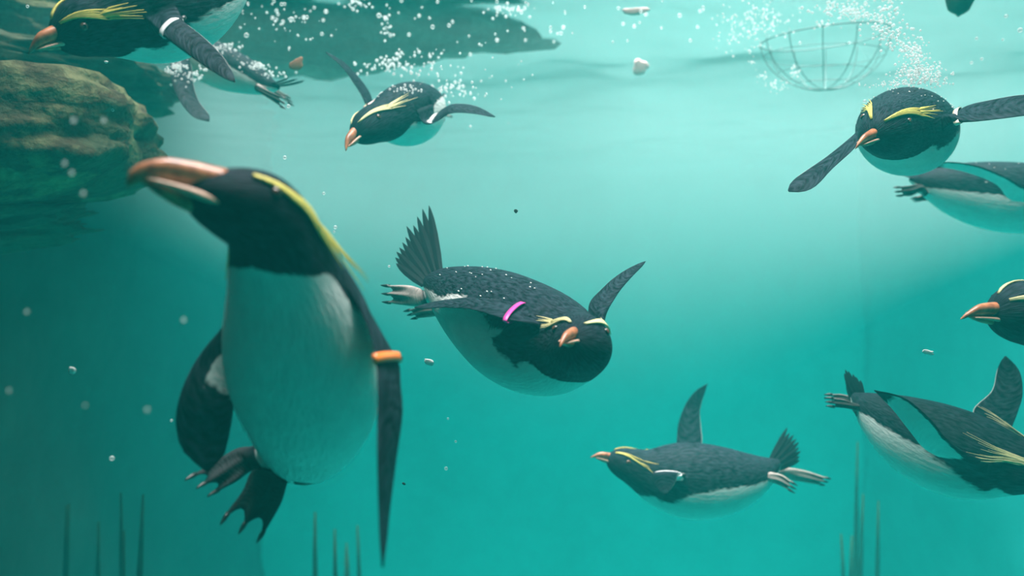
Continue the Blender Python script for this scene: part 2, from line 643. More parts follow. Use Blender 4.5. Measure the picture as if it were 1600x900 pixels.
class Spine:
    def __init__(self, spec):
        self.us = [c[0] for c in spec['spine']]
        self.ps = np.array([tuple(P(*c[1:4])) for c in spec['spine']])
        self.du = [c[0] for c in spec['dorsal']]
        self.dv = np.array([c[1] for c in spec['dorsal']], float)
        self.s = spec.get('scale', 1.0)
        r = spec.get('rad', [(0, 1, 1, 1), (1, 1, 1, 1)])
        self.ru = [c[0] for c in r]
        self.rv = np.array([c[1:] for c in r], float)

    def at(self, u):
        C = hermite(self.us, self.ps, u)
        T = hermite(self.us, self.ps, min(u + .045, 1)) - hermite(self.us, self.ps, max(u - .045, 0))
        T = Vector(T).normalized()
        D = Vector([float(np.interp(u, self.du, self.dv[:, k])) for k in range(3)])
        D = (D - T * D.dot(T)).normalized()
        L = T.cross(D).normalized()
        dims = hermite(list(CANON[:, 0]), CANON[:, 1:], u) * self.s
        m = [float(np.interp(u, self.ru, self.rv[:, k])) for k in range(3)]
        return Vector(C), T, D, L, dims[0] * m[0], dims[1] * m[1], dims[2] * m[2]

    def surf(self, u, th, off=0.0):
        C, T, D, L, w, hd, hv = self.at(u)
        c, s = math.cos(th), math.sin(th)
        h = hd if c > 0 else hv
        p = C + L * (w * s) + D * (h * c)
        n = (L * (s / max(w, 1e-4)) + D * (c / max(h, 1e-4))).normalized()
        return p + n * off, n


def border(u):
    """angle from the back (radians) where black turns white, and head all black"""
    xs = [0.00, 0.06, 0.12, 0.20, 0.35, 0.50, 0.58, 0.64, 0.70, 0.735, 0.76, 0.80, 0.83, 1.0]
    ys = [115, 108, 98, 86, 82, 84, 92, 106, 118, 114, 122, 160, 205, 260]
    return math.radians(float(np.interp(u, xs, ys)))


def ring_section(A, B, n, th, N):
    Mx, a = (A + B) * 0.5, (A - B) * 0.5
    return [Mx + a * math.cos(2 * PI * m / N) + n * (th * math.sin(2 * PI * m / N)) for m in range(N)]


def build_penguin(spec):
    sp = Spine(spec)
    us = [i / (NR - 1) for i in range(NR)]
    Vt, pat, foot, web, uvu = [], [], [], [], []
    frames = [sp.at(u) for u in us]
    length = sum((frames[i + 1][0] - frames[i][0]).length for i in range(NR - 1))
    root_loc = sp.at(0.45)[0]
    root = empty('penguin', root_loc)
    tag(root, spec['label'], 'penguin', 'penguins swimming in the pool')
    shift = spec.get('border', 0.0)
    for i, u in enumerate(us):
        C, T, D, L, w, hd, hv = frames[i]
        for j in range(NS):
            th = 2 * PI * j / NS
            c, s = math.cos(th), math.sin(th)
            # slightly fuller flanks, flatter back
            Vt.append(C + L * (w * s * (1 - 0.04 * c)) + D * ((hd if c > 0 else hv) * c))
            ang = th if th <= PI else 2 * PI - th
            pat.append(ang - border(u) - shift - spec.get('flank', 0.0) * sstep(.26, .42, u) * (1 - sstep(.58, .66, u)))
            foot.append(0.0); web.append(0.0)
            uvu.append((u * length, ang * 0.09))
    faces = {}
    for i in range(NR - 1):
        for j in range(NS):
            j2 = (j + 1) % NS
            faces[(i, j)] = (i * NS + j, i * NS + j2, (i + 1) * NS + j2, (i + 1) * NS + j)
    extra = []
    for i, rev in ((0, 1), (NR - 1, 0)):
        Vt.append(frames[i][0]); pat.append(pat[i * NS]); foot.append(0); web.append(0); uvu.append((us[i] * length, 0))
        k = len(Vt) - 1
        for j in range(NS):
            extra.append((k, i * NS + j, i * NS + (j + 1) % NS))

    def patch(u0, u1, th0, half):
        i0, i1 = int(round(u0 * (NR - 1))), int(round(u1 * (NR - 1)))
        jc = int(round(th0 / (2 * PI) * NS))
        j0, j1 = jc - half, jc + half
        for i in range(i0, i1):
            for j in range(j0, j1):
                faces.pop((i, j % NS), None)
        loop = [(i1, j) for j in range(j0, j1)] + [(i, j1) for i in range(i1, i0, -1)] + [(i0, j) for j in range(j1, j0, -1)] + [(i, j0) for i in range(i0, i1)]
        return [i * NS + (j % NS) for i, j in loop]

    def grow(loop, sts, nring, dorsal_dir, kind, blend=0.35, sgn=1):
        """sts: list of (A, B, thickness). Rings run from the patch edge to the tip."""
        N = len(loop)
        under = spec.get('under', (0.80, 0.88, 0.7))
        lp = [Vt[k].copy() for k in loop]
        cen = sum(lp, Vector()) / N
        A0 = cen + (sts[0][0] - sts[0][1]) * 0.5
        B0 = cen - (sts[0][0] - sts[0][1]) * 0.5
        if kind == 'flipper':
            # root chord runs along the body
            fr = max(range(N), key=lambda k: (lp[k] - cen).dot(frames[loop[k] // NS][1]))
            tb = frames[loop[0] // NS][1]
            half = max(abs((p - cen).dot(tb)) for p in lp)
            A0, B0 = cen + tb * half * 0.92, cen - tb * half * 0.92
        full = [(A0, B0, sts[0][2] * 1.5)] + list(sts)
        ks = [0.0]
        for q in range(1, len(full)):
            ks.append(ks[-1] + max(1e-4, ((full[q][0] + full[q][1]) * .5 - (full[q - 1][0] + full[q - 1][1]) * .5).length))
        ks = [k / ks[-1] for k in ks]
        arr = np.array([tuple(a) + tuple(b) + (t,) for a, b, t in full])
        rings, secs, nprev = [], [], None
        for r in range(1, nring + 1):
            t = r / nring
            row = hermite(ks, arr, t)
            nxt, prv = hermite(ks, arr, min(t + .03, 1)), hermite(ks, arr, max(t - .03, 0))
            A, B, th = Vector(row[0:3]), Vector(row[3:6]), max(float(row[6]), 0.0008)
            if kind == 'flipper':
                th *= 1 - 0.78 * t
                if t > 0.90:
                    kq = math.sqrt(max(0.04, 1 - ((t - 0.90) / 0.102) ** 2))
                    Mq = (A + B) * 0.5
                    A, B = Mq + (A - Mq) * kq, Mq + (B - Mq) * kq
            span = Vector((nxt[0:3] + nxt[3:6] - prv[0:3] - prv[3:6]))
            n = span.cross(A - B)
            n = n.normalized() if n.length > 1e-9 else (nprev or dorsal_dir)
            if kind == 'flipper':
                n = n * sgn
            else:
                ref = nprev if nprev is not None else dorsal_dir
                if n.dot(ref) < 0:
                    n = -n
            nprev = n
            secs.append((A, B, n, th, span.normalized(), t))
        s0 = ring_section(secs[0][0], secs[0][1], secs[0][2], max(secs[0][3], .008), N)
        c0 = sum(s0, Vector()) / N
        best = None
        for dr in (1, -1):
            for sh in range(N):
                e = sum(((lp[(sh + dr * m) % N] - cen) - (s0[m] - c0)).length_squared for m in range(0, N, 2))
                if best is None or e < best[0]:
                    best = (e, dr, sh)
        _, dr, sh = best
        loop = [loop[(sh + dr * m) % N] for m in range(N)]
        lp = [Vt[k].copy() for k in loop]
        prev = loop
        for (A, B, n, th, span, t) in secs:
            ring = ring_section(A, B, n, th, N)
            Mx = (A + B) * .5
            wl = (A - B).length
            cur = []
            k = sstep(0, blend, t)
            for m in range(N):
                x = math.cos(2 * PI * m / N)          # +1 leading edge, -1 trailing edge
                up = math.sin(2 * PI * m / N)
                p = ring[m]
                pv, fv, wv_ = -1.0, 0.0, 0.0
                if kind == 'foot':
                    kk = sstep(0.30, 1.0, t)
                    tp = max(math.exp(-((x - xi) / 0.20) ** 2) for xi in (-.93, 0, .93))
                    p = Mx + (A - B) * .5 * x + n * (up * th * ((1 - kk) + kk * (0.25 + 1.2 * tp)))
                    p = p + span * (kk * kk * wl * 0.30 * (tp - 0.45))
                    fv = sstep(0.05, 0.3, t)
                    wv_ = spec.get('dark_feet', 0.0)
                    wv_ = max(wv_, 0.9 if (up < -0.05 and spec.get('dark_sole', True)) else (1 - tp) * kk * 0.8)
                else:
                    # aerofoil: thicker near the leading edge
                    p = p + n * (up * th * 0.25 * x)
                    if up > 0:
                        pv = 0.16 if x < -0.96 and 0.3 < t < 0.9 else -0.6
                    else:
                        edge = min((under[0] - x) * 1.2, (under[1] - t) * 3.0, (x + 1.2) * 2, under[2])
                        pv = min(edge, (t - (under[3] if len(under) > 3 else 0.2)) * 6)
                off = lp[m] - cen
                q0 = Mx + off * (1 - 0.3 * t)
                pp = q0.lerp(p, k)
                Vt.append(pp)
                base = pat[loop[m]]
                kp = sstep(0.02, 0.16, t)
                pat.append(base * (1 - kp) + pv * kp)
                foot.append(fv); web.append(wv_)
                uvu.append((0.3 + x * wl * .5, t * 0.18 + 0.02 * up))
                cur.append(len(Vt) - 1)
            for m in range(N):
                m2 = (m + 1) % N
                extra.append((prev[m], prev[m2], cur[m2], cur[m]))
            prev = cur
        for m in range(1, N // 2):
            extra.append((prev[m - 1 if m > 1 else 0], prev[m], prev[N - m], prev[(N - m + 1) % N]) if m > 1 else (prev[0], prev[1], prev[N - 1]))
        h = N // 2
        extra.append((prev[h - 1], prev[h], prev[h + 1]))
        return secs

    def child(name, v, f, mat, parent=None, label=None, smooth=True, kind=None):
        me_ = to_mesh(name, v, f, root_loc, smooth)
        c = link(name, me_, mat, parent or root)
        if label: c['label'] = label
        if kind: c['kind'] = kind
        return c

    pending = []
    for fl in spec.get('flippers', []):
        side = fl['side']
        loop = patch(0.605, 0.715, math.radians(82 if side > 0 else 278), 2)
        Dv = frames[int(.66 * NR)][2]
        Lv = frames[int(.66 * NR)][3] * side
        sts = [(P(a[0], a[1], a[2]), P(a[3], a[4], a[5]), a[6] if len(a) > 6 else .0055 * sp.s) for a in fl['st']]
        secs = grow(loop, sts, 26, Dv, 'flipper', 0.35, side)
        if 'band' in fl:
            pending.append((fl, secs))
    claws = []
    for ft in spec.get('feet', []):
        side = ft['side']
        loop = patch(0.055, 0.125, math.radians(140 if side > 0 else 220), 4)
        sts = [(P(a[0], a[1], a[2]), P(a[3], a[4], a[5]), a[6]) for a in ft['st']]
        secs = grow(loop, sts, 18, -frames[8][2] if ft.get('flip') else frames[8][2], 'foot', 0.3)
        A, B, n, th, span, t = secs[-1]
        wl = (A - B).length
        for xi in (-.93, 0, .93):
            p = (A + B) * .5 + (A - B) * .5 * xi + span * (wl * 0.30 * 0.52)
            claws.append((p, span, n, wl))

    allf = list(faces.values()) + extra
    me = bpy.data.meshes.new('body')
    me.from_pydata([tuple(v - root_loc) for v in Vt], [], allf)
    for nm, arr in (('pat', pat), ('foot', foot), ('web', web)):
        a = me.attributes.new(nm, 'FLOAT', 'POINT')
        a.data.foreach_set('value', arr)
    uvl = me.uv_layers.new(name='feather')
    li = np.empty(len(me.loops), dtype=np.int32)
    me.loops.foreach_get('vertex_index', li)
    uvl.data.foreach_set('uv', np.array(uvu, dtype=np.float32)[li].ravel())
    bm = bmesh.new()
    bm.from_mesh(me)
    bmesh.ops.recalc_face_normals(bm, faces=bm.faces)
    bm.to_mesh(me)
    bm.free()
    me.polygons.foreach_set('use_smooth', [True] * len(me.polygons))
    link('body', me, M['plume'], root)

    for (p, span, n, wl) in claws:
        r = 0.0034 * sp.s
        v, f = tube([p - span * .004, p + span * .004, p + span * .011 - n * .001, p + span * .016 - n * .003], [r, r, r * .6, r * .12], 8)
        child('claw', v, f, M['claw'])

    # flipper bands
    for fl, secs in pending:
        t0, mat, wd = fl['band'][:3]
        A, B, n, th, span, _ = min(secs, key=lambda s: abs(s[5] - t0))
        a = (A - B).normalized() * ((A - B).length * .5 + 0.0012)
        V_, F_ = [], []
        N = 32
        for k in range(N):
            w = 2 * PI * k / N
            base = (A + B) * .5
            for (du_, k_) in ((-wd, 0.0), (wd, 0.0), (wd, 1.0), (-wd, 1.0)):
                rr = 0.0022 * k_
                pp = base + a * math.cos(w) + n * ((th * 1.3 + .0016) * math.sin(w))
                out = (a.normalized() * math.cos(w) + n * math.sin(w)).normalized()
                V_.append(pp + out * rr + span * du_)
        for k in range(N):
            k2 = (k + 1) % N
            for q in range(4):
                q2 = (q + 1) % 4
                F_.append((k * 4 + q, k2 * 4 + q, k2 * 4 + q2, k * 4 + q2))
        bd = child('flipper_band', V_, F_, M[mat], label=fl['band'][3])
        ce = (A + B) * .5 - a * 1.0
        cd = -(a.normalized())
        v, f = tube([ce - cd * .002, ce + cd * .006, ce + cd * .010], [.0048, .0042, .003], 8)
        child('clasp', v, f, M['dark'], bd, 'small dark clasp')

    # beak
    C, T, D, L, w, hd, hv = sp.at(1.0)
    tip = P(*spec['beak'])
    bt = tip - C
    lb = bt.length
    bt.normalize()
    bd_ = (D - bt * D.dot(bt)).normalized()
    bl_ = bt.cross(bd_)
    kb = spec.get('beak_k', 1.0) * sp.s
    hb, wb = 0.0165 * kb, 0.0098 * kb

    def mand(fu, fl_, fw, n=14, seg=14, back=0.022):
        V_, F_ = [], []
        for i in range(n + 1):
            t = i / n
            x = -back * kb + (lb + back * kb) * t
            zu, zl, ww = fu(t), fl_(t), fw(t)
            for k in range(seg):
                a = 2 * PI * k / seg
                V_.append(C + bt * x + bl_ * (ww * math.sin(a)) + bd_ * ((zu + zl) / 2 + (zu - zl) / 2 * math.cos(a)))
        for i in range(n):
            for k in range(seg):
                k2 = (k + 1) % seg
                F_.append((i * seg + k, i * seg + k2, (i + 1) * seg + k2, (i + 1) * seg + k))
        F_.append(tuple(range(seg)))
        F_.append(tuple(n * seg + k for k in range(seg)))
        return V_, F_

    def prof(t):
        return math.sqrt(max(0.0, 1 - t ** 3.2))
    bl = 0.35 if spec.get('blunt') else 1.0
    v, f = mand(lambda t: hb * (0.25 + 0.85 * prof(t)) * (1 - .12 * t) - hb * .62 * bl * sstep(.6, 1, t),
                lambda t: -hb * 0.08 - hb * .42 * sstep(.72, 1, t) * (1.3 - .3 * bl), lambda t: wb * (0.08 + 0.95 * (1 - t ** 1.7) ** .8))
    bk = child('beak', v, f, M['beak'])
    v, f = mand(lambda t: -hb * 0.0 - hb * .1 * t, lambda t: -hb * (0.95 * (1 - t ** 2.0) + .12), lambda t: wb * (0.10 + 0.80 * prof(t)) * (1 - .4 * t), 12, 12)
    # lower half stops short of the hooked tip
    v = [C + (q - C) - bt * (max(0.0, (q - C).dot(bt)) * 0.10) for q in v]
    child('lower_mandible', v, f, M['beak'], bk)
    for sd in (1, -1):
        pts = []
        for i in range(8):
            t = i / 7
            x = -0.020 * kb + (lb * 0.72 + 0.020 * kb) * t
            pts.append(C + bt * x + bl_ * sd * (wb * (1.05 - .05 * t) * prof(max(0, t * .72)) + .0005 + 0.004 * kb * (1 - t) ** 2) - bd_ * (hb * (0.10 + .25 * (1 - t) ** 2)))
        v, f = tube(pts, [hb * .06, hb * .15, hb * .18, hb * .17, hb * .14, hb * .11, hb * .08, hb * .03], 8)
        child('gape_skin', v, f, M['gape'], bk, 'pale pinkish skin at the corner of the beak')

    # eyes
    for sd in (1, -1):
        p, n = sp.surf(0.905, math.radians(62) * sd, 0.0)
        r = 0.0068 * sp.s
        V_, F_ = [], []
        rings_, segs_ = 9, 16
        a = n.orthogonal().normalized(); b = n.cross(a)
        me_v = []
        for i in range(rings_ + 1):
            ph = PI * i / rings_
            for k in range(segs_):
                w = 2 * PI * k / segs_
                me_v.append((r * math.sin(ph) * math.cos(w), r * math.sin(ph) * math.sin(w), r * math.cos(ph) * .8))
        for i in range(rings_):
            for k in range(segs_):
                k2 = (k + 1) % segs_
                F_.append((i * segs_ + k, i * segs_ + k2, (i + 1) * segs_ + k2, (i + 1) * segs_ + k))
        me_ = to_mesh('eye', me_v, F_)
        e = link('eye', me_, M['eye'], root)
        e.location = p - n * (r * 0.22) - root_loc
        e.rotation_euler = n.to_track_quat('Z', 'Y').to_euler()

    # yellow crests: a brow stripe that ends in loose plumes
    rnd = random.Random(spec['seed'])
    ck = spec.get('crest', 1.0)
    cu0, cth = spec.get('crest_u0', 0.972), spec.get('crest_th', 0)
    cm = M[spec.get('crest_mat', 'crest')]
    for sd in (1, -1):
        parts = []
        ns = spec.get('crest_n', 7) + 3
        for q in range(ns):
            jit = (q - (ns - 1) / 2) / max(1, ns - 1)
            path, rad = [], []
            lenk = ck * rnd.uniform(.4, 1.1)
            u_end = 0.835 - 0.03 * abs(jit) + rnd.uniform(-.012, .012)
            for i in range(9):
                t = i / 8
                u = cu0 + (u_end - cu0) * t
                th = math.radians(24 + cth + 30 * t ** .8 + jit * (3 + 13 * t)) * sd
                p, n = sp.surf(u, th, 0.0012 + 0.0015 * t)
                path.append(p)
                rad.append((.0007 + .0012 * math.sin(PI * min(1, t * .8 + .2)) ** .5) * sp.s)
            # the free plume leaves the head on the tangent and follows the neck
            u2 = u_end
            lift = 0.002
            for i in range(6):
                u2 -= 0.016 * lenk
                lift += 0.0010 * lenk * (1 + .8 * rnd.random())
                p, n = sp.surf(u2, math.radians(54 + cth + jit * (16 + 1.2 * i * ck) + i * 1.2) * sd, lift)
                path.append(p)
                rad.append(.0015 * sp.s * (1 - i / 5.3) + .0002)
            parts.append(tube(path, rad, 5))
        v, f = join(parts)
        child('crest', v, f, cm)

    # tail feathers
    tl = spec.get('tail')
    if tl:
        Cb, Tb, Db, Lb, _, _, _ = sp.at(0.035)
        tipc = P(*tl['tip'])
        d = tipc - Cb
        ln = d.length
        d.normalize()
        ax = Vector(tl['axis']) if 'axis' in tl else Lb
        ax = (ax - d * ax.dot(d)).normalized()
        up = ax.cross(d).normalized()
        nfe = tl.get('n', 10)
        for q in range(nfe):
            x = (q / (nfe - 1) - .5) * 2
            ang = math.radians(tl.get('spread', 20)) * x
            dd = (d * math.cos(ang) + ax * math.sin(ang)).normalized()
            sdv = (ax * math.cos(ang) - d * math.sin(ang)).normalized()
            le = ln * (1 - tl.get('short', .35) * abs(x) ** 1.4) * rnd.uniform(.94, 1.04) * (1 - tl.get('asym', 0) * (x + 1) / 2)
            b0 = Cb + ax * x * tl.get('basew', .014) * sp.s + up * (0.0022 * ((q % 2) - .5)) - up * abs(x) * .004
            hw = tl.get('hw', .0065) * sp.s
            V_ = []
            for t, wk in ((0, .7), (.3, 1.0), (.6, 1.0), (.8, .78), (.92, .42), (1.0, .05)):
                c = b0 + dd * le * t - up * (.010 * t * t * sp.s)
                V_ += [c + sdv * hw * wk, c + up * .0016 * (1 - t * .7), c - sdv * hw * wk, c - up * .0010 * (1 - t * .7)]
            F_ = []
            for i in range(5):
                for k in range(4):
                    k2 = (k + 1) % 4
                    F_.append((i * 4 + k, i * 4 + k2, i * 4 + 4 + k2, i * 4 + 4 + k))
            F_ += [(0, 1, 2, 3), (20, 21, 22, 23)]
            child('tail_feather', V_, F_, M['tail'], smooth=False)

    # beads of air caught in the plumage
    nb = spec.get('beads', 0)
    if nb:
        parts = []
        for _ in range(nb):
            u = rnd.uniform(*spec.get('bead_u', (.2, .7)))
            th = math.radians(rnd.uniform(*spec.get('bead_th', (-50, 50))))
            p, n = sp.surf(u, th, 0.0006)
            T = sp.at(u)[1]
            ll = rnd.uniform(.001, .0032)
            parts.append(tube([p - T * ll, p - T * ll * .5, p + T * ll * .5, p + T * ll], [.0003, .0012, .0012, .0003], 6))
        v, f = join(parts)
        child('air_beads', v, f, M['flake'], label='tiny white air beads caught in the feathers', kind='stuff')
    print('PENGUIN %-40s spine %.3f m  beak %.3f m' % (spec['label'][:40], length, lb))
    return root


